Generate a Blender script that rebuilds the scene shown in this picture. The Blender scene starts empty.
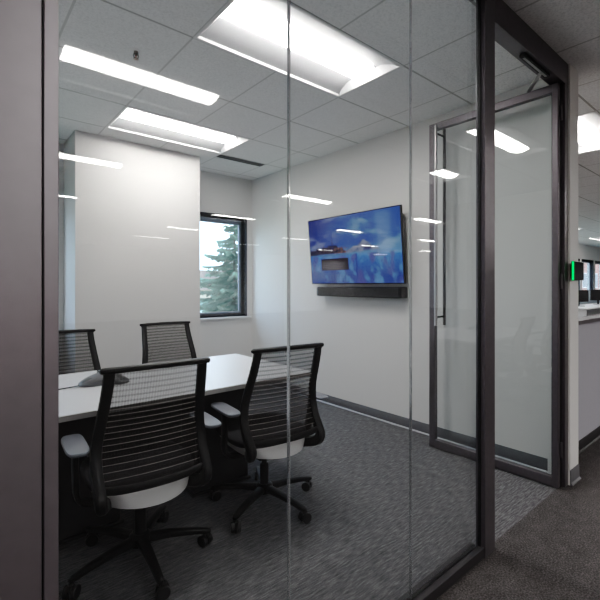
import bpy, bmesh, math, random
from mathutils import Vector, Matrix
random.seed(7)
R = math.radians
scene = bpy.context.scene
COL = scene.collection

# ------------------------------------------------------------------ dimensions (metres)
CEIL = 2.791
T = 0.6096                       # ceiling tile
GX, GY = 2.318, 2.291            # a node of the ceiling grid
WX = 3.226                       # room face of the TV wall
YB = 4.88                        # room face of the window wall
YF = 0.965                       # corridor face of the glass front
ROOM_L = -.95

# ------------------------------------------------------------------ helpers
def link(o, parent=None):
    COL.objects.link(o)
    if parent is not None:
        o.parent = parent
    return o

def obj(name, bm, m, parent=None, loc=(0, 0, 0), bevel=0, smooth=True, seg=2, angle=35):
    bmesh.ops.recalc_face_normals(bm, faces=bm.faces[:])
    me = bpy.data.meshes.new(name)
    bm.to_mesh(me); bm.free()
    for mm in (m if isinstance(m, (list, tuple)) else [m]):
        me.materials.append(mm)
    if smooth:
        for p in me.polygons: p.use_smooth = True
        me.set_sharp_from_angle(angle=R(angle))
    o = bpy.data.objects.new(name, me)
    o.location = loc
    link(o, parent)
    if bevel:
        b = o.modifiers.new('bevel', 'BEVEL'); b.width = bevel; b.segments = seg
        b.limit_method = 'ANGLE'; b.angle_limit = R(40)
    return o

def empty(name, loc=(0, 0, 0), rz=0.0):
    o = bpy.data.objects.new(name, None)
    o.empty_display_size = .1
    o.location = loc; o.rotation_euler = (0, 0, rz)
    return link(o)

def tag(o, label=None, cat=None, group=None, kind=None):
    if label: o['label'] = label
    if cat: o['category'] = cat
    if group: o['group'] = group
    if kind: o['kind'] = kind
    return o

def structure(o, label=None):
    o['kind'] = 'structure'
    if label: o['label'] = label
    return o

def box(bm, x0, x1, y0, y1, z0, z1, mi=0):
    v = [bm.verts.new(p) for p in ((x0,y0,z0),(x1,y0,z0),(x1,y1,z0),(x0,y1,z0),
                                   (x0,y0,z1),(x1,y0,z1),(x1,y1,z1),(x0,y1,z1))]
    for f in ((0,3,2,1),(4,5,6,7),(0,1,5,4),(1,2,6,5),(2,3,7,6),(3,0,4,7)):
        bm.faces.new([v[i] for i in f]).material_index = mi
    return v

def bx(*a):
    bm = bmesh.new(); box(bm, *a); return bm

def quad(bm, *pts, mi=0):
    f = bm.faces.new([bm.verts.new(p) for p in pts]); f.material_index = mi
    return f

def loft(bm, rings, cap=True, closed=True):
    vs = [[bm.verts.new(p) for p in r] for r in rings]
    n = len(vs[0])
    for a, b in zip(vs, vs[1:]):
        for i in range(n if closed else n - 1):
            j = (i + 1) % n
            bm.faces.new((a[i], a[j], b[j], b[i]))
    if cap:
        bm.faces.new(vs[0]); bm.faces.new(vs[-1])
    return vs

def sweep(bm, pts, sizes, ref=(1, 0, 0), n=10, e=1.0):
    """tube of superelliptic section along pts; sizes (a along ref side, b across)"""
    pts = [Vector(p) for p in pts]; ref = Vector(ref)
    rings = []
    for i, p in enumerate(pts):
        t = (pts[min(i+1, len(pts)-1)] - pts[max(i-1, 0)]).normalized()
        s = (ref - t * ref.dot(t))
        s = s.normalized() if s.length > 1e-5 else t.orthogonal().normalized()
        u = t.cross(s)
        a, b = sizes[i] if isinstance(sizes, list) else sizes
        ring = []
        for k in range(n):
            w = 2 * math.pi * k / n
            c, d = math.cos(w), math.sin(w)
            c = math.copysign(abs(c) ** e, c); d = math.copysign(abs(d) ** e, d)
            ring.append(p + s * a * c + u * b * d)
        rings.append(ring)
    loft(bm, rings)

def smooth_path(pts, k=4):
    """Catmull-Rom"""
    P = [Vector(p) for p in pts]; out = []
    for i in range(len(P) - 1):
        p0, p1, p2, p3 = P[max(i-1, 0)], P[i], P[i+1], P[min(i+2, len(P)-1)]
        for j in range(k):
            t = j / k
            out.append(.5 * ((2*p1) + (p2-p0)*t + (2*p0-5*p1+4*p2-p3)*t*t + (3*p1-p0-3*p2+p3)*t**3))
    out.append(P[-1]); return out

def cyl(bm, c0, c1, r0, r1=None, n=16):
    r1 = r0 if r1 is None else r1
    a, b = Vector(c0), Vector(c1)
    t = (b - a).normalized(); s = t.orthogonal().normalized(); u = t.cross(s)
    rings = [[p + (s*math.cos(2*math.pi*k/n) + u*math.sin(2*math.pi*k/n)) * r for k in range(n)] for p, r in ((a, r0), (b, r1))]
    loft(bm, rings)

def lathe(bm, prof, n=24, c=(0, 0, 0)):
    rings = [[(c[0] + r*math.cos(2*math.pi*k/n), c[1] + r*math.sin(2*math.pi*k/n), c[2] + z) for k in range(n)] for r, z in prof]
    loft(bm, rings)

def copy_tree(o, parent=None):
    c = o.copy(); COL.objects.link(c); c.parent = parent
    for ch in list(o.children):
        copy_tree(ch, c)
    return c

# ------------------------------------------------------------------ materials
class NT:
    def __init__(s, name):
        s.m = bpy.data.materials.new(name); s.m.use_nodes = True
        s.t = s.m.node_tree; s.t.nodes.clear()
        s.out = s.n('ShaderNodeOutputMaterial')
    def n(s, typ, **kw):
        nd = s.t.nodes.new(typ)
        for k, v in kw.items(): setattr(nd, k, v)
        return nd
    def l(s, a, b): s.t.links.new(a, b)
    def math(s, op, a, b=None, c=None):
        nd = s.n('ShaderNodeMath', operation=op)
        for i, v in enumerate((a, b, c)):
            if v is None: continue
            if isinstance(v, (int, float)): nd.inputs[i].default_value = v
            else: s.l(v, nd.inputs[i])
        return nd.outputs[0]
    def ramp(s, fac, stops):
        r = s.n('ShaderNodeValToRGB')
        el = r.color_ramp.elements
        while len(el) < len(stops): el.new(.5)
        for e_, (p, c) in zip(el, stops):
            e_.position = p; e_.color = (*c, 1)
        s.l(fac, r.inputs[0]); return r.outputs[0]

def c3(c): return (*c, 1)

def mat(name, col, rough=.5, metal=0.0, var=.08, scale=30.0, spec=.5, bump=0.0, coat=0.0):
    """procedural plain material: base colour broken up by a fine noise"""
    N = NT(name)
    b = N.n('ShaderNodeBsdfPrincipled')
    tc = N.n('ShaderNodeTexCoord')
    nz = N.n('ShaderNodeTexNoise'); nz.inputs['Scale'].default_value = scale; nz.inputs['Detail'].default_value = 3
    N.l(tc.outputs['Object'], nz.inputs['Vector'])
    cr = N.ramp(nz.outputs[0], [(.3, tuple(x*(1-var) for x in col)), (.7, tuple(min(1, x*(1+var)) for x in col))])
    N.l(cr, b.inputs['Base Color'])
    b.inputs['Roughness'].default_value = rough; b.inputs['Metallic'].default_value = metal
    b.inputs['Specular IOR Level'].default_value = spec
    b.inputs['Coat Weight'].default_value = coat
    if bump:
        bp = N.n('ShaderNodeBump'); bp.inputs['Strength'].default_value = bump; bp.inputs['Distance'].default_value = .002
        N.l(nz.outputs[0], bp.inputs['Height']); N.l(bp.outputs[0], b.inputs['Normal'])
    N.l(b.outputs[0], N.out.inputs[0])
    return N.m

def emit(name, col, strength):
    N = NT(name); e = N.n('ShaderNodeEmission')
    e.inputs[0].default_value = c3(col); e.inputs[1].default_value = strength
    N.l(e.outputs[0], N.out.inputs[0]); return N.m

def glass(name, tint=(.955, .965, .97), ior=1.5, boost=1.0):
    """clear sheet: transparent with Fresnel mirror on each face"""
    N = NT(name)
    tr = N.n('ShaderNodeBsdfTransparent'); tr.inputs[0].default_value = c3(tint)
    gl = N.n('ShaderNodeBsdfGlossy'); gl.inputs['Roughness'].default_value = 0.0
    gl.inputs[0].default_value = (1, 1, 1, 1)
    geo = N.n('ShaderNodeNewGeometry')
    dot = N.n('ShaderNodeVectorMath', operation='DOT_PRODUCT')
    N.l(geo.outputs['Incoming'], dot.inputs[0]); N.l(geo.outputs['Normal'], dot.inputs[1])
    c = N.math('ABSOLUTE', dot.outputs['Value'])
    k = N.math('POWER', N.math('SUBTRACT', 1.0, c), 5.0)
    f0 = ((ior - 1) / (ior + 1)) ** 2 * boost
    fr = N.math('ADD', f0, N.math('MULTIPLY', k, 1 - f0))
    mx = N.n('ShaderNodeMixShader'); N.l(fr, mx.inputs[0])
    N.l(tr.outputs[0], mx.inputs[1]); N.l(gl.outputs[0], mx.inputs[2])
    N.l(mx.outputs[0], N.out.inputs[0]); return N.m

def carpet_room():
    N = NT('room_carpet'); b = N.n('ShaderNodeBsdfPrincipled'); b.inputs['Roughness'].default_value = .95
    b.inputs['Specular IOR Level'].default_value = .15
    tc = N.n('ShaderNodeTexCoord')
    mp = N.n('ShaderNodeMapping'); mp.inputs['Scale'].default_value = (15, 120, 1)
    N.l(tc.outputs['Object'], mp.inputs[0])
    a = N.n('ShaderNodeTexNoise'); a.inputs['Scale'].default_value = 1.0; a.inputs['Detail'].default_value = 4; a.inputs['Roughness'].default_value = .65
    N.l(mp.outputs[0], a.inputs['Vector'])
    m2 = N.n('ShaderNodeMapping'); m2.inputs['Scale'].default_value = (130, 220, 1)
    N.l(tc.outputs['Object'], m2.inputs[0])
    c = N.n('ShaderNodeTexNoise'); c.inputs['Scale'].default_value = 1; N.l(m2.outputs[0], c.inputs['Vector'])
    f = N.math('ADD', N.math('MULTIPLY', a.outputs[0], .75), N.math('MULTIPLY', c.outputs[0], .25))
    cr = N.ramp(f, [(.34, (.050, .050, .054)), (.5, (.112, .111, .116)), (.66, (.20, .199, .204))])
    N.l(cr, b.inputs['Base Color']); N.l(b.outputs[0], N.out.inputs[0])
    bp = N.n('ShaderNodeBump'); bp.inputs['Strength'].default_value = .4; bp.inputs['Distance'].default_value = .004
    N.l(f, bp.inputs['Height']); N.l(bp.outputs[0], b.inputs['Normal'])
    return N.m

def carpet_corridor():
    N = NT('corridor_carpet'); b = N.n('ShaderNodeBsdfPrincipled'); b.inputs['Roughness'].default_value = .95
    b.inputs['Specular IOR Level'].default_value = .15
    tc = N.n('ShaderNodeTexCoord')
    a = N.n('ShaderNodeTexNoise'); a.inputs['Scale'].default_value = 130; a.inputs['Detail'].default_value = 3
    v = N.n('ShaderNodeTexNoise'); v.inputs['Scale'].default_value = 14; v.inputs['Detail'].default_value = 2
    N.l(tc.outputs['Object'], a.inputs['Vector']); N.l(tc.outputs['Object'], v.inputs['Vector'])
    f = N.math('ADD', N.math('MULTIPLY', a.outputs[0], .8), N.math('MULTIPLY', v.outputs[0], .2))
    cr = N.ramp(f, [(.36, (.040, .037, .037)), (.52, (.078, .072, .072)), (.66, (.138, .130, .128))])
    N.l(cr, b.inputs['Base Color']); N.l(b.outputs[0], N.out.inputs[0])
    bp = N.n('ShaderNodeBump'); bp.inputs['Strength'].default_value = .4; bp.inputs['Distance'].default_value = .004
    N.l(f, bp.inputs['Height']); N.l(bp.outputs[0], b.inputs['Normal'])
    return N.m

def ceiling_tiles():
    N = NT('ceiling_tiles'); b = N.n('ShaderNodeBsdfPrincipled'); b.inputs['Roughness'].default_value = .9
    b.inputs['Specular IOR Level'].default_value = .1
    tc = N.n('ShaderNodeTexCoord'); sx = N.n('ShaderNodeSeparateXYZ'); N.l(tc.outputs['Object'], sx.inputs[0])
    def line(o, g, w):
        q = N.math('DIVIDE', N.math('SUBTRACT', o, g), T)
        d = N.math('ABSOLUTE', N.math('SUBTRACT', q, N.math('ROUND', q)))
        return N.math('LESS_THAN', d, w)
    lx = line(sx.outputs[0], GX, .011); ly = line(sx.outputs[1], GY, .013)
    nz = N.n('ShaderNodeTexNoise'); nz.inputs['Scale'].default_value = 75; nz.inputs['Detail'].default_value = 5; nz.inputs['Roughness'].default_value = .7
    N.l(tc.outputs['Object'], nz.inputs['Vector'])
    tile = N.ramp(nz.outputs[0], [(.36, (.74, .74, .74)), (.5, (.87, .87, .87)), (.66, (.93, .93, .93))])
    m1 = N.n('ShaderNodeMix', data_type='RGBA'); N.l(lx, m1.inputs[0]); N.l(tile, m1.inputs[6]); m1.inputs[7].default_value = (.60, .60, .595, 1)
    m2 = N.n('ShaderNodeMix', data_type='RGBA'); N.l(ly, m2.inputs[0]); N.l(m1.outputs[2], m2.inputs[6]); m2.inputs[7].default_value = (.45, .45, .44, 1)
    N.l(m2.outputs[2], b.inputs['Base Color']); N.l(b.outputs[0], N.out.inputs[0])
    return N.m

def mesh_fabric():
    """knitted back: see-through net with tighter horizontal courses"""
    N = NT('back_knit')
    tc = N.n('ShaderNodeTexCoord'); sx = N.n('ShaderNodeSeparateXYZ'); N.l(tc.outputs['Object'], sx.inputs[0])
    w = N.math('SINE', N.math('MULTIPLY', sx.outputs[2], 2*math.pi/.0245))
    band = N.math('MULTIPLY', N.math('GREATER_THAN', w, .35), .16)
    v = N.math('SINE', N.math('MULTIPLY', sx.outputs[0], 2*math.pi/.012))
    fac = N.math('ADD', N.math('ADD', .61, band), N.math('MULTIPLY', v, .06))
    tr = N.n('ShaderNodeBsdfTransparent'); d = N.n('ShaderNodeBsdfDiffuse'); d.inputs[0].default_value = (.03, .028, .028, 1)
    mx = N.n('ShaderNodeMixShader'); N.l(fac, mx.inputs[0]); N.l(tr.outputs[0], mx.inputs[1]); N.l(d.outputs[0], mx.inputs[2])
    N.l(mx.outputs[0], N.out.inputs[0]); return N.m

def brick():
    N = NT('brick'); b = N.n('ShaderNodeBsdfPrincipled'); b.inputs['Roughness'].default_value = .9
    tc = N.n('ShaderNodeTexCoord'); bt = N.n('ShaderNodeTexBrick')
    mp = N.n('ShaderNodeMapping'); mp.inputs['Rotation'].default_value = (R(90), 0, 0)
    N.l(tc.outputs['Object'], mp.inputs[0]); N.l(mp.outputs[0], bt.inputs[0])
    bt.inputs['Scale'].default_value = 4
    bt.inputs['Color1'].default_value = (.36, .15, .11, 1); bt.inputs['Color2'].default_value = (.45, .22, .17, 1)
    bt.inputs['Mortar'].default_value = (.5, .42, .38, 1)
    N.l(bt.outputs[0], b.inputs['Base Color']); N.l(b.outputs[0], N.out.inputs[0]); return N.m

M = {}
M['wall'] = mat('warm_white_paint', (.775, .76, .745), .75, var=.012, scale=60, spec=.25)
M['column'] = mat('column_white_paint', (.73, .715, .70), .7, var=.012, scale=60, spec=.25)
M['frame'] = mat('dark_bronze_metal', (.155, .143, .155), .36, .7, var=.05, scale=40)
M['track'] = mat('dark_floor_track', (.045, .042, .045), .45, .4, var=.05)
M['frame_black'] = mat('black_gasket', (.012, .012, .013), .5, var=.1)
M['bronze_panel'] = mat('bronze_panel', (.27, .247, .268), .42, .85, var=.03, scale=25)
M['glass'] = glass('clear_glass')
M['door_glass'] = glass('door_glass', (.925, .945, .945), boost=1.6)
M['win_glass'] = glass('window_glass', (.9, .94, .96))
M['silicone'] = mat('joint_silicone', (.62, .63, .65), .16, .75, var=.05)
M['joint_edge'] = mat('polished_glass_edge', (.10, .12, .13), .15, var=.05)
M['baseboard'] = mat('grey_vinyl_base', (.115, .115, .125), .45, var=.05)
M['base_toe'] = mat('base_toe_highlight', (.34, .35, .38), .35, var=.03)  # paler than the base: daylight glint along the floor painted into the toe
M['base_black'] = mat('black_vinyl_base', (.022, .021, .022), .45, var=.05)
M['carpet'] = carpet_room(); M['carpet2'] = carpet_corridor()
M['ceiling'] = ceiling_tiles()
M['laminate'] = mat('white_laminate', (.78, .78, .80), .32, var=.01, scale=20)
M['edge_band'] = mat('table_edge_band', (.40, .385, .375), .5, var=.03)
M['table_base'] = mat('black_table_base', (.022, .022, .025), .45, var=.08)
M['black'] = mat('black_plastic', (.010, .010, .011), .42, var=.12, scale=80, spec=.3)
M['seat_fabric'] = mat('black_seat_fabric', (.022, .022, .026), .95, var=.3, scale=300, bump=.3)
M['shell'] = mat('light_grey_shell', (.52, .51, .51), .55, var=.03)
M['arm_pad'] = mat('grey_arm_pad', (.17, .18, .205), .36, var=.05, scale=120)
M['wire'] = mat('grey_wire', (.30, .275, .265), .4, .2, var=.05)
M['knit'] = mesh_fabric()
M['caster'] = mat('caster_black', (.012, .012, .013), .35, var=.1)
M['gas'] = mat('gas_cylinder', (.03, .03, .033), .3, .6, var=.05)
M['reflector'] = mat('troffer_white', (.82, .82, .82), .45, var=.01)
M['reflector_pan'] = mat('troffer_pan', (.84, .84, .85), .5, var=.01)
M['reflector_dark'] = mat('troffer_slot', (.25, .25, .25), .6, var=.05)
M['lens_room'] = emit('lens_room', (1, .965, .925), 25.0)
M['lens_office'] = emit('lens_office', (1, .965, .93), 28.0)
M['tv_bezel'] = mat('tv_bezel', (.008, .008, .009), .28, var=.1)
M['tv_back'] = mat('tv_back', (.02, .02, .022), .6, var=.1)
M['grille'] = mat('soundbar_cloth', (.018, .018, .02), .9, var=.35, scale=500)
M['white_trim'] = mat('white_sill', (.80, .80, .80), .45, var=.02)
M['win_frame'] = mat('black_window_frame', (.016, .017, .022), .4, .3, var=.1)
M['win_inner'] = mat('blue_grey_frame', (.16, .19, .24), .35, .3, var=.05)
M['chrome'] = mat('sprinkler_chrome', (.25, .22, .20), .25, .9, var=.1)
M['black_vent'] = mat('vent_black', (.02, .02, .02), .6, var=.1)
M['steel'] = mat('satin_steel', (.42, .41, .41), .35, .8, var=.04)
M['lavender'] = mat('lavender_grey_paint', (.37, .365, .41), .75, var=.02)
M['led'] = emit('green_led', (.0, .80, .12), 1.1)
M['panel_black'] = mat('panel_black_glass', (.01, .01, .012), .12, var=.05)
M['phone'] = mat('phone_dark_grey', (.10, .10, .105), .45, var=.1)
M['phone_mesh'] = mat('phone_speaker_cloth', (.09, .09, .09), .9, var=.35, scale=400)
M['needle'] = mat('spruce_needles', (.18, .275, .215), .8, var=.6, scale=3)
M['bark'] = mat('spruce_bark', (.12, .09, .07), .9, var=.3, scale=12)
M['grass'] = mat('lawn', (.30, .34, .24), .95, var=.4, scale=1.5)
M['stucco'] = mat('beige_stucco', (.62, .52, .42), .9, var=.06, scale=3)
M['roof'] = mat('brown_shingles', (.22, .16, .13), .9, var=.25, scale=8)
M['brick'] = brick()
M['desk_white'] = mat('desk_white', (.72, .72, .72), .4, var=.02)
M['divider'] = mat('divider_grey_fabric', (.20, .24, .27), .9, var=.12, scale=200)
M['text'] = emit('screen_text', (.55, .55, .60), .22)
M['dialog'] = emit('screen_dialog', (.040, .034, .042), .6)

# ------------------------------------------------------------------ setting: floors, ceiling
X0, X1, Y0o, Y1 = -6.0, 22.0, -14.2, YB
structure(obj('floor', bx(ROOM_L, WX + .02, .995, YB + .05, -.05, 0), M['carpet'], smooth=False))
bm = bmesh.new()
box(bm, X0, X1, Y0o, .995, -.05, 0)
box(bm, WX + .02, X1, .995, YB + .05, -.05, 0)
box(bm, X0, ROOM_L, .995, YB + .05, -.05, 0)
structure(obj('floor_corridor', bm, M['carpet2'], smooth=False))

# troffers sit in cells of the ceiling grid: (ix, iy) = lower-left cell of a 2 x 1 opening
def cell(ix, iy): return GX + ix * T, GY + iy * T
room_lights = [(-2, -1), (-2, 2)]
office_lights = []
for j in range(-2, 6):
    for i in range(-1, 5):
        iy = -6 - 4*j + (0 if j >= 0 else 0)
        ix = -3 + 6*i
        if j < 0 and i < 1: continue
        office_lights.append((ix, iy, i, j))
holes = set()
for ix, iy in room_lights: holes |= {(ix, iy), (ix+1, iy)}
for ix, iy, i, j in office_lights: holes |= {(ix+1, iy)} if (i, j) == (1, 0) else {(ix, iy), (ix+1, iy)}
bm = bmesh.new()
ix0, ix1 = int((X0 - GX)//T), int((X1 - GX)//T) + 1
iy0, iy1 = int((Y0o - GY)//T), int((Y1 + .2 - GY)//T) + 1
vd = {}
def cv(i, j):
    if (i, j) not in vd: vd[(i, j)] = bm.verts.new((GX + i*T, min(GY + j*T, Y1 + .19), CEIL))
    return vd[(i, j)]
for i in range(ix0, ix1):
    for j in range(iy0, iy1):
        if (i, j) in holes: continue
        bm.faces.new((cv(i, j), cv(i, j+1), cv(i+1, j+1), cv(i+1, j)))
structure(obj('ceiling', bm, M['ceiling'], smooth=False))
# plenum deck above the tiles keeps daylight out
structure(obj('ceiling_deck', bx(X0, X1, Y0o, Y1 + .2, CEIL + .35, CEIL + .45), M['reflector_dark'], smooth=False))

# ------------------------------------------------------------------ walls
def wall_openings(name, x0, x1, y0, y1, ops, m):
    """wall along X with window openings (xa, xb, za, zb)"""
    bm = bmesh.new(); x = x0
    for xa, xb, za, zb in sorted(ops):
        if xa > x: box(bm, x, xa, y0, y1, 0, CEIL + .3)
        box(bm, xa, xb, y0, y1, 0, za); box(bm, xa, xb, y0, y1, zb, CEIL + .3)
        x = xb
    box(bm, x, x1, y0, y1, 0, CEIL + .3)
    return structure(obj(name, bm, m, smooth=False))

SILL, HEAD = .90, 2.265
wins = [(-.40, .80), (2.02, 3.142)] + [(11.0 + 1.55*k, 12.35 + 1.55*k) for k in range(6)]
wall_openings('wall_back', X0, X1, YB, YB + .20, [(a, b, SILL, HEAD) for a, b in wins], M['wall'])
structure(obj('wall_right', bx(WX, 3.30, 1.09, YB, 0, CEIL), M['wall'], smooth=False))
structure(obj('wall_right_end', bx(3.136, 3.30, .955, 1.09, 0, CEIL), M['wall'], smooth=False))
structure(obj('wall_left', bx(ROOM_L - .12, ROOM_L, 1.05, YB, 0, CEIL), M['wall'], smooth=False))
structure(obj('wall_corridor_left', bx(X0, -.75, .96, 1.05, 0, CEIL), M['wall'], smooth=False))
structure(obj('wall_office_left', bx(X0 - .12, X0, Y0o, YB, 0, CEIL), M['wall'], smooth=False))
structure(obj('wall_office_right', bx(X1, X1 + .12, Y0o, YB, 0, CEIL), M['wall'], smooth=False))
structure(obj('wall_office_rear', bx(X0, X1, Y0o - .12, Y0o, 0, CEIL), M['wall'], smooth=False))
structure(obj('wall_column', bx(.898, 2.174, 4.36, YB, 0, CEIL), M['column'], smooth=False))

# half-height corridor wall right of the room
hw = structure(obj('wall_half_height', bx(3.30, 9.5, 1.10, 1.20, 0, 1.015), M['lavender'], smooth=False))
obj('cap', bx(3.30, 9.5, 1.085, 1.215, 1.015, 1.045), M['frame'], hw)

# cove base: upright strip with a small toe
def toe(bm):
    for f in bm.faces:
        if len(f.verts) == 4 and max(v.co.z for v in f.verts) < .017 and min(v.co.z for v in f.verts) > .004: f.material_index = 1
def base_x(name, x0, x1, y, sgn, h=.10, m=None):
    bm = bmesh.new()
    prof = [(0, 0), (.016, 0), (.016, .006), (.007, .016), (.005, h - .003), (.003, h), (0, h)]
    loft(bm, [[(x, y + sgn*p, z) for p, z in prof] for x in (x0, x1)])
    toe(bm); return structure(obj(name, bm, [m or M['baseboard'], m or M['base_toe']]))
def base_y(name, y0, y1, x, sgn, h=.10, m=None):
    bm = bmesh.new()
    prof = [(0, 0), (.016, 0), (.016, .006), (.007, .016), (.005, h - .003), (.003, h), (0, h)]
    loft(bm, [[(x + sgn*p, y, z) for p, z in prof] for y in (y0, y1)])
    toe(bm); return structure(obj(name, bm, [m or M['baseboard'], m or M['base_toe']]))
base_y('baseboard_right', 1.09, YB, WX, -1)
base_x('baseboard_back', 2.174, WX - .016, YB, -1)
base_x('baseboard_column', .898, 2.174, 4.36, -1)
base_x('baseboard_right_end', 3.136, 3.30, .955, -1, .10, M['baseboard'])
base_x('baseboard_half_wall', 3.31, 9.5, 1.10, -1, .092, M['base_black'])

# ------------------------------------------------------------------ windows
for k, (a, b) in enumerate(wins):
    w = structure(empty('window_%d' % (k + 1), ((a + b)/2, YB, SILL)))
    bm = bmesh.new(); hx = (b - a)/2; hh = HEAD - SILL
    y0, y1 = .07, .13
    t = .045
    for q in ((-hx, -hx+t, 0, hh), (hx-t, hx, 0, hh), (-hx+t, hx-t, 0, t), (-hx+t, hx-t, hh-t, hh)):
        box(bm, q[0], q[1], y0, y1, q[2], q[3])
    obj('window_frame', bm, M['win_frame'], w, bevel=.003)
    bm = bmesh.new(); t2 = .075
    for q in ((-hx+t, -hx+t2, t, hh-t), (hx-t2, hx-t, t, hh-t), (-hx+t2, hx-t2, t, t2-.01), (-hx+t2, hx-t2, hh-t2-.03, hh-t)):
        box(bm, q[0], q[1], .085, .12, q[2], q[3])
    obj('sash', bm, M['win_inner'], w, bevel=.003)
    obj('pane', bx(-hx+t2, hx-t2, .098, .104, t2-.01, hh-t2-.03), M['win_glass'], w, smooth=False)
    obj('sill', bx(-hx, hx + .035, -.045, .07, -.022, 0), M['white_trim'], w, bevel=.004)
    # black lining of the reveal, head and right jamb
    bm = bmesh.new()
    box(bm, -hx, hx, -.006, .07, hh-.012, hh+.0); box(bm, hx-.012, hx, -.006, .07, 0, hh-.012); box(bm, -hx, -hx+.012, -.006, .07, 0, hh-.012)
    obj('reveal_lining', bm, M['win_frame'], w)

# ------------------------------------------------------------------ glass front
gf = structure(empty('wall_front', (0, 0, 0)))
GY0, GY1 = 1.000, 1.012
joints = [.163, .7995, 1.434, 1.987]
for a, b in zip(joints, joints[1:]):
    obj('glass_panel', bx(a + .004, b - .004, GY0, GY1, .05, CEIL - .05), M['glass'], gf, smooth=False)
for x in joints[1:-1]:
    j = obj('glass_joint', bx(x - .002, x + .0012, GY0 + .0005, GY1 - .0005, .05, CEIL - .05), M['silicone'], gf, smooth=False)
    obj('glass_edge', bx(x + .0012, x + .0024, GY0 + .0005, GY1 - .0005, .05, CEIL - .05), M['joint_edge'], j, smooth=False)
# bottom track and head channel
bm = bmesh.new(); box(bm, .15, 1.985, YF + .005, GY0 - .003, 0, .048); box(bm, .15, 1.985, GY1 + .003, 1.04, 0, .048); box(bm, .15, 1.985, GY0 - .003, GY1 + .003, 0, .03)
obj('bottom_track', bm, M['track'], gf, bevel=.002)
bm = bmesh.new(); box(bm, .15, 1.985, YF + .005, GY0 - .003, CEIL - .055, CEIL); box(bm, .15, 1.985, GY1 + .003, 1.04, CEIL - .055, CEIL); box(bm, .15, 1.985, GY0 - .003, GY1 + .003, CEIL - .03, CEIL)
obj('head_channel', bm, M['frame'], gf, bevel=.002)
# post at the doorway: face, rebate and glazing bead
bm = bmesh.new(); box(bm, 1.985, 2.087, YF, GY1, 0, CEIL)
obj('door_post', bm, M['frame'], gf, bevel=.002)
obj('post_gasket', bx(1.980, 1.9855, .986, .9985, .048, CEIL - .055), M['frame_black'], gf)
# left: bead, strip, seam, wide panel
obj('left_post', bx(.1425, .169, YF, GY0 + .001, 0, CEIL), M['bronze_panel'], gf, bevel=.002)
obj('panel_seam', bx(.1395, .1425, YF + .006, 1.05, 0, CEIL), M['frame_black'], gf)
obj('metal_panel', bx(-.75, .1395, YF, 1.05, 0, CEIL), M['bronze_panel'], gf, bevel=.002)
# door head and jamb
obj('door_head', bx(2.087, 3.136, YF, 1.045, 2.648, CEIL), M['frame'], gf, bevel=.003)
obj('door_jamb', bx(3.075, 3.136, YF, 1.045, 0, 2.648), M['frame'], gf, bevel=.003)
obj('jamb_gasket', bx(3.060, 3.075, .985, 1.04, 0, 2.648), M['frame_black'], gf)

# ------------------------------------------------------------------ open door (hinged at the right jamb, standing along the TV wall)
dr = structure(empty('door_1', (3.032, .985, 0)))
DW, DZ0, DZ1, dt = .948, .008, 2.640, .021
st = .052
obj('stile', bx(-dt, dt, 0, .036, DZ0, DZ1), M['frame'], dr, bevel=.003)
obj('stile', bx(-dt, dt, DW - st, DW, DZ0, DZ1), M['frame'], dr, bevel=.003)
obj('top_rail', bx(-dt, dt, .036, DW - st, DZ1 - .055, DZ1), M['frame'], dr, bevel=.003)
obj('bottom_rail', bx(-dt, dt, .036, DW - st, DZ0, DZ0 + .062), M['frame'], dr, bevel=.003)
obj('glass_pane', bx(-.004, .004, .036, DW - st, DZ0 + .062, DZ1 - .055), M['door_glass'], dr, smooth=False)
for s in (-1, 1):
    bm = bmesh.new()
    yb = DW - .088; xb = s*.062
    cyl(bm, (xb, yb, 1.0), (xb, yb, 2.60), .0125)
    h = obj('pull_handle', bm, M['steel'] if s < 0 else M['frame'], dr)
    bm = bmesh.new()
    for z in (1.07, 2.54): cyl(bm, (xb, yb, z), (s*.004, yb, z), .008)
    obj('handle_standoff', bm, M['frame_black'], h)
for z in (.25, 1.35, 2.45):
    bm = bmesh.new(); cyl(bm, (.014, -.008, z - .05), (.014, -.008, z + .05), .007)
    obj('hinge', bm, M['frame'], dr)
# closer: slide track under the head and arm to the door top
bm = bmesh.new(); box(bm, -.53, -.16, .0, .032, 2.632, 2.6475)
tr = obj('closer_track', bm, M['frame_black'], dr)
bm = bmesh.new(); box(bm, -.51, -.18, .010, .022, 2.6295, 2.6325)
obj('track_slot', bm, M['steel'], tr)
bm = bmesh.new(); sweep(bm, [(-.26, .016, 2.628), (-.18, .07, 2.634), (-.09, .13, 2.643), (-.01, .182, 2.645)], (.005, .013), ref=(0, 0, 1))
obj('closer_arm', bm, M['steel'], dr)

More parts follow.
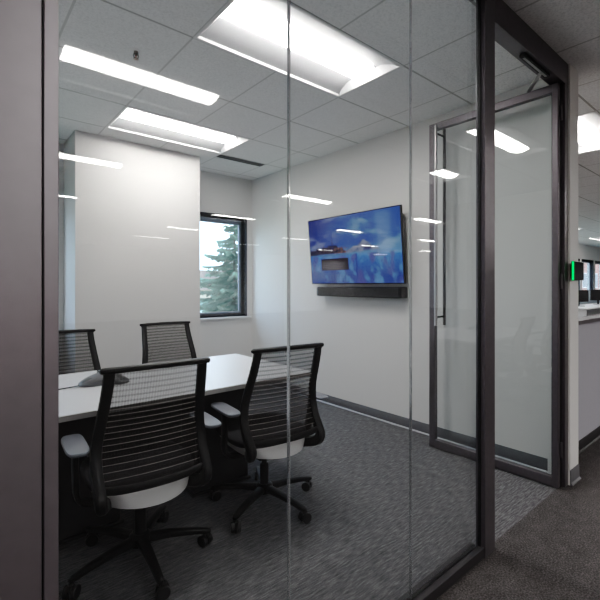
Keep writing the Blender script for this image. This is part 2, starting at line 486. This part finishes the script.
# ------------------------------------------------------------------ troffers
def make_troffer(lens):
    root = empty('ceiling_troffer')
    L, Wd = T, T/2
    bm = bmesh.new()
    # flange
    o = [(-L, -Wd), (L, -Wd), (L, Wd), (-L, Wd)]
    fi = .018
    inn = [(-L+fi, -Wd+fi), (L-fi, -Wd+fi), (L-fi, Wd-fi), (-L+fi, Wd-fi)]
    for k in range(4):
        n = (k + 1) % 4
        quad(bm, (*o[k], -.003), (*o[n], -.003), (*inn[n], -.003), (*inn[k], -.003))
        quad(bm, (*o[k], -.003), (*o[n], -.003), (*o[n], .012), (*o[k], .012))
    obj('frame', bm, M['reflector'], root, smooth=False)
    bm = bmesh.new()
    xa, xe = L - fi, L - .06
    prof = [(Wd - fi, -.003), (Wd - fi - .003, .014), (.23, .026), (.17, .042), (.112, .056)]
    for s in (-1, 1):
        for (ya, za), (yb, zb) in zip(prof, prof[1:]):
            quad(bm, (-xa, s*ya, za), (xa, s*ya, za), (xa, s*yb, zb), (-xa, s*yb, zb))
    for s in (-1, 1):
        quad(bm, (s*xa, -Wd+fi, -.003), (s*xa, Wd-fi, -.003), (s*xe, .2, .046), (s*xe, -.2, .046))
    obj('reflector', bm, M['reflector_pan'], root)
    bm = bmesh.new()
    box(bm, -xa, xa, -.14, .14, .075, .095)
    obj('housing', bm, M['reflector_dark'], root)
    bm = bmesh.new()
    lp = []
    for k in range(9):
        y = -.112 + .224*k/8
        lp.append((y*.90, .052 - .026*(1 - (y/.112)**2)))
    loft(bm, [[(x, y, z) for y, z in lp] for x in (-xe, xe)], cap=False, closed=False)
    # straight edges of the lens
    obj('lens', bm, lens, root)
    return root

tro_room = make_troffer(M['lens_room'])
tro_off = make_troffer(M['lens_office'])
room_labels = ['large recessed light panel over the near right end of the conference table',
               'recessed light panel in front of the white column, nearest the window']
for k, (ix, iy) in enumerate(room_lights):
    o = tro_room if k == 0 else copy_tree(tro_room)
    x, y = cell(ix, iy); o.location = (x + T, y + T/2, CEIL)
    tag(o, room_labels[k], 'ceiling light', 'recessed lights in the conference room')
first = True
for ix, iy, i, j in office_lights:
    o = tro_off if first else copy_tree(tro_off); first = False
    x, y = cell(ix, iy); o.location = (x + T, y + T/2, CEIL)
    if (i, j) == (1, -1):
        lb = 'bright recessed light panel just right of the doorway over the half-height wall'
    elif j < 0:
        lb = 'distant recessed light panel over the open office beyond the half-height wall'
    elif (i, j) == (0, 0):
        lb = 'recessed corridor light whose large reflection lies across the upper left glass'
    elif (i, j) == (1, 0):
        lb = 'short square corridor light mirrored in the glass over the open door'
    else:
        lb = 'recessed open office light seen only as a streak mirrored in the glass'
    if (i, j) == (1, 0):      # a short, square fixture in the corridor
        o.location.x += T/2; o.scale.x = .5
    tag(o, lb, 'ceiling light', 'recessed lights in the open office')

# ------------------------------------------------------------------ sprinkler, vent
sp = tag(empty('fire_sprinkler', (.888, 2.652, CEIL)), 'small chrome fire sprinkler head on the ceiling near the left edge', 'sprinkler')
bm = bmesh.new(); lathe(bm, [(.036, 0), (.034, -.005), (.026, -.008), (.018, -.004)])
obj('escutcheon', bm, M['reflector'], sp)
bm = bmesh.new(); lathe(bm, [(.014, .0), (.014, -.018), (.010, -.022), (.008, -.030)], 12)
for s in (-1, 1):
    sweep(bm, smooth_path([(s*.010, 0, -.018), (s*.017, 0, -.030), (s*.011, 0, -.042), (0, 0, -.048)]), (.003, .003), ref=(0, 1, 0), n=6)
obj('body', bm, M['chrome'], sp)
bm = bmesh.new(); lathe(bm, [(.003, -.046), (.016, -.050), (.016, -.052), (.002, -.054)], 12)
obj('deflector', bm, M['chrome'], sp)
bm = bmesh.new(); cyl(bm, (0, 0, -.028), (0, 0, -.046), .003, n=8)
obj('glass_bulb', bm, mat('sprinkler_bulb', (.45, .05, .03), .2), sp)

vt = tag(empty('air_vent', (2.615, 4.185, CEIL)), 'black linear slot air vent in the ceiling beside the column', 'vent')
bm = bmesh.new()
for y in (-.045, .0, .045): box(bm, -.30, .30, y - .006, y + .006, -.006, .002)
for x in (-.30, .294): box(bm, x, x + .006, -.05, .05, -.006, .002)
obj('frame', bm, M['frame'], vt)
obj('slot', bx(-.295, .295, -.045, .045, -.003, .0015), M['black_vent'], vt)

# ------------------------------------------------------------------ television and soundbar
def fbm(x, y, s=1.0, o=4):
    from mathutils import noise
    v = 0; a = .5; f = s
    for _ in range(o):
        v += a * noise.noise((x*f, y*f, 3.7)); a *= .5; f *= 2.1
    return v
def mixc(a, b, t):
    t = max(0, min(1, t)); return tuple(p*(1-t) + q*t for p, q in zip(a, b))
def sstep(a, b, x):
    t = max(0, min(1, (x-a)/(b-a))); return t*t*(3-2*t)
def tv_col(u, v):
    """lake, hills and cloudy sky; u to the right, v downwards, linear colours"""
    sky = mixc((.030, .042, .175), (.034, .095, .36), sstep(.0, .55, u + .4*v))
    cl = fbm(u*2.2, v*3.4, 1.6)
    sky = mixc(sky, (.20, .36, .55), sstep(-.05, .30, cl) * sstep(.15, .7, u) * .9)
    sky = mixc(sky, (.17, .20, .42), sstep(-.02, .25, fbm(u*3+5, v*5, 1.4)) * (1 - sstep(.3, .7, u)) * .8)
    sky = mixc(sky, (.16, .33, .60), sstep(.40, .58, v) * .55)
    shore = .585 - .02*u
    def poly(x, pts):
        for (a, p), (b, q) in zip(pts, pts[1:]):
            if a <= x <= b: return p + (q - p)*(x - a)/(b - a)
        return 1.0
    ridge = poly(u, [(.36, .58), (.44, .52), (.50, .485), (.54, .45), (.57, .46), (.61, .40), (.64, .375), (.66, .40), (.69, .42), (.72, .47), (.76, .50), (.82, .545), (.90, .56), (1, .55)])
    saw = abs(((u*31) % 1) - .5)*.06 + abs(((u*13.3 + .2) % 1) - .5)*.07
    hill = poly(u, [(0, .47), (.06, .43), (.14, .42), (.22, .40), (.30, .39), (.36, .41), (.42, .45), (.47, .55), (.50, .60)]) + saw
    c = sky
    if v < shore:
        if v > ridge:
            k = .5 + 2.4*fbm(u*15 + v*9, v*11, 1.2) + (.35 if (u*7 + v*3) % 1 > .55 else -.2)
            c = mixc((.040, .050, .135), (.22, .25, .38), k)
            c = mixc(c, (.12, .22, .42), sstep(.50, .58, v)*.6)
        if v > hill and u < .5:
            c = mixc((.014, .014, .045), (.085, .060, .075), .42 + 2.6*fbm(u*20, v*26, 1.2))
        if abs(u - .285) < .012*(v - .27)/.2 and .27 < v < hill + .05: c = (.035, .040, .12)
        if .30 < u < .47 and .46 < v and ((u*26) % 1) < .5 and ((v*17 + u*3) % 1) < .55: c = (.20, .105, .09)
        if v > shore - .03: c = mixc(c, (.10, .26, .60), .55)
    else:
        d = (v - shore) / (1 - shore)
        c = mixc((.045, .17, .56), (.034, .075, .29), d*1.4)
        c = mixc(c, (.18, .36, .66), sstep(.40, .95, u) * (1 - sstep(0, .12, d)))
        c = mixc(c, (.08, .09, .30), sstep(0, .18, fbm(u*11, v*3.6, 1.3)) * .9)
        c = mixc(c, (.11, .24, .56), sstep(.02, .30, fbm(u*8+9, v*4.2, 1.8)) * .9)
        if abs(u - .555) < .010 and d < .8: c = mixc(c, (.02, .05, .26), .8)
        if .25 < u < .31 and d > .45: c = mixc(c, (.03, .05, .20), .6)
    return c
TVW, TVH = 1.262, .715
tv = tag(empty('television', (3.133, 2.905, 1.695), 0), 'large wall-mounted flat television showing a blue lake and mountains', 'television')
tv.rotation_euler = (0, R(-5.2), 0)     # tips forward at the top
# local: screen faces -X, +Y is the photo's left
bm = bmesh.new(); box(bm, -.014, .016, -TVW/2, TVW/2, -TVH/2, TVH/2)
obj('bezel', bm, M['tv_bezel'], tv, bevel=.003)
obj('back_cover', bx(.016, .045, -TVW*.38, TVW*.38, -TVH*.42, TVH*.25), M['tv_back'], tv, bevel=.01)
NU, NV = 168, 94
bm = bmesh.new(); grid = []
sw, sh = TVW/2 - .009, TVH/2 - .010
for a in range(NV + 1):
    grid.append([bm.verts.new((-.0146, sw - 2*sw*b/NU, sh - 2*sh*a/NV)) for b in range(NU + 1)])
for a in range(NV):
    for b in range(NU):
        bm.faces.new((grid[a][b], grid[a+1][b], grid[a+1][b+1], grid[a][b+1]))
N = NT('tv_picture')
at = N.n('ShaderNodeAttribute', attribute_name='picture')
em = N.n('ShaderNodeEmission'); em.inputs[1].default_value = .52; N.l(at.outputs['Color'], em.inputs[0])
gl = N.n('ShaderNodeBsdfGlossy'); gl.inputs['Roughness'].default_value = .12; gl.inputs[0].default_value = (.03, .03, .03, 1)
ad = N.n('ShaderNodeAddShader'); N.l(em.outputs[0], ad.inputs[0]); N.l(gl.outputs[0], ad.inputs[1]); N.l(ad.outputs[0], N.out.inputs[0])
me = bpy.data.meshes.new('screen'); bm.verts.index_update()
bm.to_mesh(me); bm.free(); me.materials.append(N.m)
ca = me.color_attributes.new('picture', 'FLOAT_COLOR', 'POINT')
for k, vtx in enumerate(me.vertices):
    u = (sw - vtx.co.y)/(2*sw); v = (sh - vtx.co.z)/(2*sh)
    ca.data[k].color = (*tv_col(u, v), 1)
scr = bpy.data.objects.new('screen', me); link(scr, tv)
# message box on the screen with lines of small print
def scr_rect(bm, u0, u1, v0, v1, x):
    quad(bm, (x, sw - 2*sw*u0, sh - 2*sh*v0), (x, sw - 2*sw*u0, sh - 2*sh*v1), (x, sw - 2*sw*u1, sh - 2*sh*v1), (x, sw - 2*sw*u1, sh - 2*sh*v0))
bm = bmesh.new(); scr_rect(bm, .138, .465, .622, .802, -.0152)
dlg = obj('message_box', bm, M['dialog'], scr, smooth=False)
bm = bmesh.new()
for v, a, b in ((.672, .25, .34), (.692, .155, .42), (.718, .165, .41), (.746, .16, .40), (.772, .20, .37)):
    u = a
    while u < b:
        w = random.uniform(.008, .026); scr_rect(bm, u, min(u + w, b), v, v + .008, -.0156); u += w + .006
obj('message_lines', bm, M['text'], dlg, smooth=False)
# wall bracket (child of the television)
bm = bmesh.new(); box(bm, .045, .075, -.22, .22, -.10, .16); box(bm, .072, .090, -.30, .30, -.02, .08)
obj('wall_bracket', bm, M['frame_black'], tv)

sb = tag(empty('soundbar', (WX + .002, 2.848, 1.258)), 'long black soundbar mounted on the wall under the television', 'soundbar')
bm = bmesh.new()
def sbring(y, k):
    pts = []
    for (x, z) in ((-.025, -.052), (-.11, -.052), (-.122, -.040), (-.122, .040), (-.11, .052), (-.025, .052)):
        pts.append((-.0735 + (x + .0735)*k, y, z*k))
    return pts
loft(bm, [sbring(-.568, .86), sbring(-.561, .97), sbring(-.543, 1), sbring(.543, 1), sbring(.561, .97), sbring(.568, .86)])
obj('body', bm, M['tv_bezel'], sb)
obj('grille', bx(-.1255, -.121, -.533, .533, -.044, .040), M['grille'], sb, bevel=.002)
for s in (-1, 1):
    obj('wall_bracket', bx(-.03, 0, s*.35 - .03, s*.35 + .03, -.04, .04), M['frame_black'], sb)

# ------------------------------------------------------------------ room scheduling panel beside the door
rp = tag(empty('scheduling_panel', (3.182, .957, 1.42)), 'small black touch panel with green status light on the wall end by the doorway', 'touch panel')
obj('back_box', bx(-.03, .08, -.018, 0, -.05, .05), M['panel_black'], rp)
obj('display', bx(-.083, .125, -.034, -.018, -.062, .062), M['panel_black'], rp, bevel=.004)
obj('status_light', bx(-.094, -.084, -.0355, -.028, -.062, .062), M['led'], rp)

# ------------------------------------------------------------------ conference table
tb = tag(empty('conference_table', (.945, 2.615, 0)), 'white-topped conference table on black panel bases', 'table')
bm = bmesh.new()
L0, L1, D = -.945, .945, .495
def tring(k, z):
    return [(L0 + k, -D + k, z), (L1 - k, -D + k, z), (L1 - k, D - k, z), (L0 + k, D - k, z)]
loft(bm, [tring(0.0, .731), tring(0, .735)])
obj('tabletop', bm, M['laminate'], tb, smooth=False, bevel=.0015)
bm = bmesh.new(); loft(bm, [tring(.004, .706), tring(.0, .709), tring(.0, .731)])
obj('edge_band', bm, M['edge_band'], tb, smooth=False)
for x in (-.42, .42):
    bm = bmesh.new()
    box(bm, x - .20, x + .20, -.20, .20, .02, .706)
    p = obj('pedestal', bm, M['table_base'], tb, bevel=.006)
    obj('foot_plate', bx(x - .215, x + .215, -.21, .21, 0, .02), M['table_base'], p, bevel=.004)
obj('stretcher', bx(-.22, .22, -.025, .025, .30, .64), M['table_base'], tb, bevel=.003)

# ------------------------------------------------------------------ conference phone
ph = tag(empty('conference_phone', (.715, 2.70, .735), R(10)), 'dark grey three-armed conference phone on the white table', 'conference phone')
bm = bmesh.new()
def pring(z, k, inset):
    pts = []
    n = 48
    for i in range(n):
        a = 2*math.pi*i/n
        r = (.092 + .062*max(0, math.cos(1.5*(a - R(185)))**2)**1.3) if True else 0
        r = max(.02, r*k - inset)
        pts.append((r*math.cos(a), r*math.sin(a), z(r) if callable(z) else z))
    return pts
dome = lambda r: .078 - .064*(r/.155)**.9
loft(bm, [pring(0, .94, 0), pring(.004, 1, 0), pring(lambda r: dome(r) - .004, 1, .0), pring(dome, .93, 0), pring(dome, .6, 0), pring(dome, .3, 0)])
obj('body', bm, M['phone'], ph)
for k in range(3):
    a = R(185 + 120*k)
    bm = bmesh.new()
    pts = []
    for r0, hw_ in ((.085, .022), (.11, .020), (.135, .012)):
        z = dome(r0) + .002
        pts.append((r0*math.cos(a) - hw_*math.sin(a), r0*math.sin(a) + hw_*math.cos(a), z))
        pts.append((r0*math.cos(a) + hw_*math.sin(a), r0*math.sin(a) - hw_*math.cos(a), z))
    v = [bm.verts.new(p) for p in pts]
    bm.faces.new((v[0], v[1], v[3], v[2])); bm.faces.new((v[2], v[3], v[5], v[4]))
    obj('speaker_grille', bm, M['phone_mesh'], ph)
bm = bmesh.new()
for r in range(4):
    for c in range(3):
        x, y = -.018 + c*.018, -.055 + r*.014
        rr = math.hypot(x, y); box(bm, x - .006, x + .006, y - .004, y + .004, dome(rr) - .002, dome(rr) + .004)
obj('keypad', bm, M['black'], ph)
bm = bmesh.new(); box(bm, -.028, .028, .01, .038, .055, .072)
obj('display', bm, M['panel_black'], ph, bevel=.002)
bm = bmesh.new()
sweep(bm, smooth_path([(-.145, -.01, .008), (-.22, .0, .005), (-.32, .01, .005), (-.45, -.02, .005), (-.56, .04, .005)]), (.0035, .0035), ref=(0, 0, 1), n=8)
obj('cord', bm, M['black'], ph)

# ------------------------------------------------------------------ office chairs (faces +Y, origin on the floor under the column)
BACK = [(.978, -.285, .197), (.93, -.274, .199), (.86, -.250, .204), (.78, -.218, .211), (.70, -.192, .221), (.62, -.185, .230), (.55, -.205, .231), (.49, -.245, .229)]
def back_at(z):
    for (z1, y1, w1), (z0, y0, w0) in zip(BACK, BACK[1:]):
        if z >= z0:
            t = (z - z0)/(z1 - z0); t = min(1, t); return y0 + (y1-y0)*t, w0 + (w1-w0)*t
    return BACK[-1][1:]

def make_chair(base_ang):
    root = empty('office_chair')
    # --- backrest: frame with uprights and lower bar
    bm = bmesh.new()
    for s in (-1, 1):
        pts = [(s*w, y, z) for z, y, w in BACK] + [(s*.226, -.268, .450), (s*.215, -.235, .410), (s*.18, -.15, .385), (s*.10, -.06, .365)]
        pts = smooth_path(pts, 3)
        n = len(pts)
        sz = [(.023 + .002*min(1, i/(n*.6)), .014 + .016*sstep(.35, .75, i/n)) for i in range(n)]
        sweep(bm, pts, sz, ref=(1, 0, 0), n=10, e=.7)
    # lower bar
    pts = smooth_path([(-.232, -.250, .485), (-.12, -.275, .478), (0, -.283, .476), (.12, -.275, .478), (.232, -.250, .485)], 4)
    sweep(bm, pts, (.017, .010), ref=(0, 0, 1), n=10, e=.7)
    fr = obj('backrest_frame', bm, M['black'], root)
    # --- top rail with overhanging ends
    bm = bmesh.new()
    pts = smooth_path([(-.222, -.276, .978), (-.210, -.281, .979), (-.12, -.294, .981), (0, -.299, .982), (.12, -.294, .981), (.210, -.281, .979), (.222, -.276, .978)], 4)
    n = len(pts)
    sz = [(.013 if 1 < i < n-2 else .009, .019 if 1 < i < n-2 else .014) for i in range(n)]
    sweep(bm, pts, sz, ref=(0, 0, 1), n=12, e=.75)
    obj('top_rail', bm, M['black'], root)
    # --- knit panel
    bm = bmesh.new(); rows = []
    nz, nx = 26, 12
    for i in range(nz + 1):
        z = .974 - (.974 - .485)*i/nz
        y, w = back_at(z); w -= .012
        rows.append([bm.verts.new((-w + 2*w*j/nx, y - .016*(1 - (2*j/nx - 1)**2), z)) for j in range(nx + 1)])
    for a, b in zip(rows, rows[1:]):
        for j in range(nx): bm.faces.new((a[j], a[j+1], b[j+1], b[j]))
    obj('mesh_panel', bm, M['knit'], fr)
    # --- horizontal support wires in front of the knit's lower part
    bm = bmesh.new()
    for k in range(12):
        z = .515 + k*.0265
        y, w = back_at(z); w -= .012
        pts = [(-w + 2*w*j/8, y - .0195*(1 - (2*j/8 - 1)**2) - .003, z) for j in range(9)]
        sweep(bm, pts, (.0013, .0013), ref=(0, 0, 1), n=5)
    obj('support_wires', bm, M['wire'], fr)
    # --- seat shell and cushion
    def outline(hw, yf, yr, z, rear_round=.55, n=40):
        out = []
        for i in range(n):
            a = 2*math.pi*i/n; c, s_ = math.cos(a), math.sin(a)
            ee = .42 if s_ > 0 else rear_round
            x = hw*math.copysign(abs(c)**ee, c)
            y = (yf if s_ > 0 else yr)*abs(s_)**(.42 if s_ > 0 else .8)
            out.append((x, math.copysign(y, s_) + .0, z))
        return out
    bm = bmesh.new()
    loft(bm, [outline(.19, .20, .20, .362, 1), outline(.205, .235, .272, .374, 1), outline(.215, .245, .262, .386, .95), outline(.236, .25, .212, .425)])
    obj('seat_shell', bm, M['shell'], root)
    bm = bmesh.new()
    loft(bm, [outline(.236, .252, .208, .422), outline(.245, .262, .205, .440), outline(.240, .255, .200, .458), outline(.215, .23, .18, .467), outline(.12, .13, .10, .462)])
    obj('seat', bm, M['seat_fabric'], root, angle=60)
    # --- mechanism under the seat
    bm = bmesh.new(); box(bm, -.10, .10, -.12, .11, .315, .357)
    mech = obj('seat_mechanism', bm, M['black'], root, bevel=.012)
    bm = bmesh.new(); sweep(bm, [(.09, .02, .335), (.17, .03, .338), (.22, .03, .336)], [(.006, .006), (.006, .006), (.012, .006)], ref=(0, 1, 0), n=8)
    obj('lever', bm, M['black'], mech)
    # --- arms
    for s in (-1, 1):
        bm = bmesh.new()
        pts = smooth_path([(s*.15, -.02, .345), (s*.235, -.03, .352), (s*.280, -.045, .40), (s*.290, -.07, .50), (s*.293, -.080, .59), (s*.293, -.08, .628)], 4)
        n = len(pts)
        sweep(bm, pts, [(.028, .014)]*n, ref=(0, 1, 0), n=10, e=.7)
        a = obj('armrest', bm, M['black'], root)
        bm = bmesh.new()
        def pad(k, z):
            return [(s*.294 + (.045*k)*math.copysign(abs(math.cos(w))**.5, math.cos(w)), -.088 + (.135*k if k == 1 else .135 - .045*(1-k))*math.copysign(abs(math.sin(w))**.5, math.sin(w)), z)
                    for w in [2*math.pi*i/28 for i in range(28)]]
        loft(bm, [pad(.86, .632), pad(1, .638), pad(1, .644), pad(.95, .648), pad(.4, .650)])
        obj('arm_pad', bm, M['arm_pad'], a, angle=50)
    # --- column
    bm = bmesh.new(); lathe(bm, [(.032, .085), (.032, .125), (.027, .13), (.027, .245), (.016, .25), (.016, .318)], 18)
    obj('gas_column', bm, M['gas'], root)
    bm = bmesh.new(); lathe(bm, [(.03, .062), (.05, .075), (.052, .115), (.036, .128)], 20)
    obj('hub', bm, M['black'], root)
    # --- five legs with twin-wheel casters
    for k in range(5):
        a = R(base_ang + 72*k); d = Vector((math.cos(a), math.sin(a), 0)); sd = Vector((-d.y, d.x, 0))
        bm = bmesh.new()
        P = [d*.035 + Vector((0, 0, .098)), d*.14 + Vector((0, 0, .098)), d*.25 + Vector((0, 0, .088)), d*.318 + Vector((0, 0, .078)), d*.333 + Vector((0, 0, .074))]
        sweep(bm, P, [(.027, .022), (.024, .018), (.020, .014), (.017, .012), (.010, .009)], ref=sd, n=10, e=.75)
        lg = obj('base_leg', bm, M['black'], root)
        bm = bmesh.new()
        c = d*.316
        wa = a + R(35 + 47*k); wd = Vector((-math.sin(wa), math.cos(wa), 0))
        cc = c + Vector((math.cos(wa), math.sin(wa), 0))*.012
        for s in (-1, 1):
            ctr = cc + wd*s*.017 + Vector((0, 0, .029))
            cyl(bm, ctr - wd*.0105, ctr + wd*.0105, .029, n=20)
        cyl(bm, cc - wd*.02 + Vector((0, 0, .029)), cc + wd*.02 + Vector((0, 0, .029)), .012, n=10)
        box(bm, cc.x - .012, cc.x + .012, cc.y - .012, cc.y + .012, .030, .066)
        cyl(bm, c + Vector((0, 0, .05)), c + Vector((0, 0, .082)), .008, n=8)
        obj('caster', bm, M['caster'], lg, bevel=.004)
    return root

GRP = 'black mesh office chairs around the conference table'
chA = make_chair(197); chA.location = (.706, 2.045, 0); chA.rotation_euler.z = R(-4)
tag(chA, 'black mesh-backed swivel chair nearest the camera at left, its back to the glass', 'office chair', GRP)
chB = make_chair(212); chB.location = (1.460, 2.075, 0); chB.rotation_euler.z = R(-6)
tag(chB, 'black mesh-backed swivel chair at the right end of the table, behind the first glass joint', 'office chair', GRP)
chC = copy_tree(chA); chC.location = (1.486, 3.36, 0); chC.rotation_euler.z = R(180)
tag(chC, 'black mesh-backed chair across the table in front of the white column', 'office chair', GRP)
chD = copy_tree(chB); chD.location = (.635, 3.17, 0); chD.rotation_euler.z = R(183)
tag(chD, 'black mesh-backed chair across the table at far left beyond the conference phone', 'office chair', GRP)

# ------------------------------------------------------------------ open office beyond the half wall
dk = tag(empty('office_desk', (14.6, 3.75, 0)), 'long white bench desk by the far office windows', 'desk')
obj('desktop', bx(-2.4, 3.2, -.40, .40, .715, .745), M['desk_white'], dk, bevel=.003)
for x in (-2.3, .4, 3.1): obj('leg', bx(x - .03, x + .03, -.36, .36, 0, .715), M['desk_white'], dk, bevel=.003)
dv = tag(empty('desk_divider', (14.9, 4.42, 0)), 'grey fabric desk screen behind the far white desk', 'desk screen')
obj('screen_panel', bx(-2.8, 2.9, -.02, .02, .30, 1.14), M['divider'], dv, bevel=.004)
obj('top_trim', bx(-2.8, 2.9, -.024, .024, 1.14, 1.165), M['frame'], dv)
for x in (-2.6, 2.7): obj('foot', bx(x - .04, x + .04, -.16, .16, 0, .30), M['frame'], dv)
for k, x in enumerate((13.4, 15.2)):
    mo = tag(empty('computer_monitor', (x, 3.86, .745), R(-35)), ['black computer monitor on the near part of the far white desk', 'black computer monitor on the far part of the far white desk'][k], 'monitor', 'monitors on the far office desk')
    obj('monitor_screen', bx(-.27, .27, -.012, .012, .12, .45), M['panel_black'], mo, bevel=.004)
    obj('monitor_stand', bx(-.025, .025, .012, .03, .0, .30), M['black'], mo)
    obj('monitor_foot', bx(-.11, .11, -.08, .09, 0, .012), M['black'], mo, bevel=.003)
chE = copy_tree(chA); chE.location = (12.9, 3.05, 0); chE.rotation_euler.z = R(25)
tag(chE, 'distant black swivel chair at the far white desk beyond the half-height wall', 'office chair')

# ------------------------------------------------------------------ outdoors
GZ = -3.6
structure(obj('ground_outside', bx(-60, 140, YB + .4, 160, GZ - .1, GZ), M['grass'], smooth=False))
def make_spruce(h, rmax, seed, dens=2.1):
    rnd = random.Random(seed)
    root = empty('spruce_tree')
    bm = bmesh.new(); sweep(bm, [(0, 0, 0), (0, 0, h*.5), (0, 0, h*.98)], [(.16, .16), (.09, .09), (.015, .015)], n=8)
    obj('trunk', bm, M['bark'], root)
    bm = bmesh.new()
    nl = int(26*dens)
    for li in range(nl):
        t = li/(nl - 1); z = h*(.08 + .90*t) + rnd.uniform(-.10, .10)
        rad = rmax*(1 - t) + .06
        nb = int(7 + 7*(1 - t))
        for b in range(nb):
            a = 2*math.pi*(b + rnd.random()*.8)/nb + li*.7; zj = rnd.uniform(-.12, .12)
            L = rad*rnd.uniform(.65, 1.08)
            droop = rnd.uniform(.06, .42)
            d = Vector((math.cos(a), math.sin(a), 0)); sd = Vector((-d.y, d.x, 0))
            nt = max(5, int(L/.055))
            for q in range(nt):
                s = (q + .5)/nt
                p = d*(L*s) + Vector((0, 0, z + zj - droop*L*s + .16*L*s*s))
                tl = (.10 + .30*L*(1 - s)*.5)*rnd.uniform(.6, 1.2)
                for sg in (-1, 1):
                    tip = p + d*tl*.55 + sd*sg*tl*.8 + Vector((0, 0, -tl*rnd.uniform(.15, .6)))
                    w = .030
                    v = [bm.verts.new(x) for x in (p - d*w, p + d*w + Vector((0, 0, .03)), tip + Vector((0, 0, .012)), tip - Vector((0, 0, .02)) - d*.02)]
                    bm.faces.new(v)
    obj('foliage', bm, M['needle'], root, smooth=False)
    return root
t1 = make_spruce(7.2, 3.6, 3); t1.location = (6.27, 10.4, GZ)
tag(t1, 'tall green spruce tree outside the window beside the television wall', 'tree')
t2 = copy_tree(t1); t2.location = (14.5, 24.0, GZ); t2.rotation_euler.z = 1.1; t2.scale = (.85, .85, .72)
tag(t2, 'smaller spruce tree farther off behind the tall one outside', 'tree')
t3 = copy_tree(t1); t3.location = (1.6, 17.0, GZ); t3.rotation_euler.z = 2.0; t3.scale = (.9, .9, .8)
tag(t3, 'spruce tree outside beyond the left window, behind the column', 'tree')
hs = tag(empty('house', (17.5, 37, GZ)), 'pale beige house with brown roof outside behind the spruce', 'house')
obj('wall', bx(-5, 5, -3, 3, 0, 4.6), M['stucco'], hs)
bm = bmesh.new(); loft(bm, [[(x, -3.4, 4.5), (x, 3.4, 4.5), (x, 0, 6.4)] for x in (-5.4, 5.4)])
obj('roof', bm, M['roof'], hs, smooth=False)
for x in (-3, 0, 3):
    w = obj('window', bx(x - .6, x + .6, -3.04, -2.98, 2.2, 3.6), M['white_trim'], hs)
    obj('pane', bx(x - .52, x + .52, -3.06, -3.03, 2.28, 3.52), M['win_glass'], w)
bb = tag(empty('brick_building', (62, 17, GZ)), 'red brick building seen through the far office windows', 'building')
obj('wall', bx(-14, 22, 0, 8, 0, 13), M['brick'], bb)
for x in (-10, -5.5, -1, 3.5, 8, 12.5, 17):
    for z in (1.2, 4.6, 8.0):
        w = obj('window', bx(x - .8, x + .8, -.06, .02, z, z + 1.9), M['white_trim'], bb)
        obj('pane', bx(x - .7, x + .7, -.08, -.05, z + .1, z + 1.8), M['panel_black'], w)

# ------------------------------------------------------------------ world: overcast daylight
wd = bpy.data.worlds.new('overcast'); scene.world = wd; wd.use_nodes = True
nt = wd.node_tree; nt.nodes.clear()
wo = nt.nodes.new('ShaderNodeOutputWorld'); bg = nt.nodes.new('ShaderNodeBackground')
tc = nt.nodes.new('ShaderNodeTexCoord'); sx = nt.nodes.new('ShaderNodeSeparateXYZ')
cr = nt.nodes.new('ShaderNodeValToRGB')
cr.color_ramp.elements[0].position = .45; cr.color_ramp.elements[0].color = (.76, .87, 1.0, 1)
cr.color_ramp.elements[1].position = .8; cr.color_ramp.elements[1].color = (.62, .80, 1.0, 1)
mr = nt.nodes.new('ShaderNodeMapRange'); mr.inputs[1].default_value = -1
nt.links.new(tc.outputs['Generated'], sx.inputs[0]); nt.links.new(sx.outputs[2], mr.inputs[0])
nt.links.new(mr.outputs[0], cr.inputs[0]); nt.links.new(cr.outputs[0], bg.inputs[0])
bg.inputs[1].default_value = 4.2
nt.links.new(bg.outputs[0], wo.inputs[0])

# ------------------------------------------------------------------ camera
cam = bpy.data.cameras.new('camera'); co = bpy.data.objects.new('camera', cam); COL.objects.link(co)
co.location = (0, 0, 1.324); co.rotation_euler = (R(90), 0, R(-40.05))
cam.sensor_width = 36; cam.lens = 415.63/600*36
cam.shift_y = -14.65/600
cam.clip_start = .05; cam.clip_end = 400
scene.camera = co

scene.view_settings.view_transform = 'Standard'
scene.view_settings.look = 'None'
scene.view_settings.exposure = 0.0
# tone curve of the photograph: open mid-tones over deep blacks
vs = scene.view_settings; vs.use_curve_mapping = True
cm = vs.curve_mapping; cur = cm.curves[3]
for p, q in ((.010, .0065), (.040, .050), (.116, .20), (.30, .40), (.56, .665)):
    cur.points.new(p, q)
cur.points[-1].location = (1.0, 1.0)
cm.update()
scene.cycles.use_denoising = True
scene.cycles.max_bounces = 10
scene.cycles.transparent_max_bounces = 24
scene.cycles.sample_clamp_indirect = 6
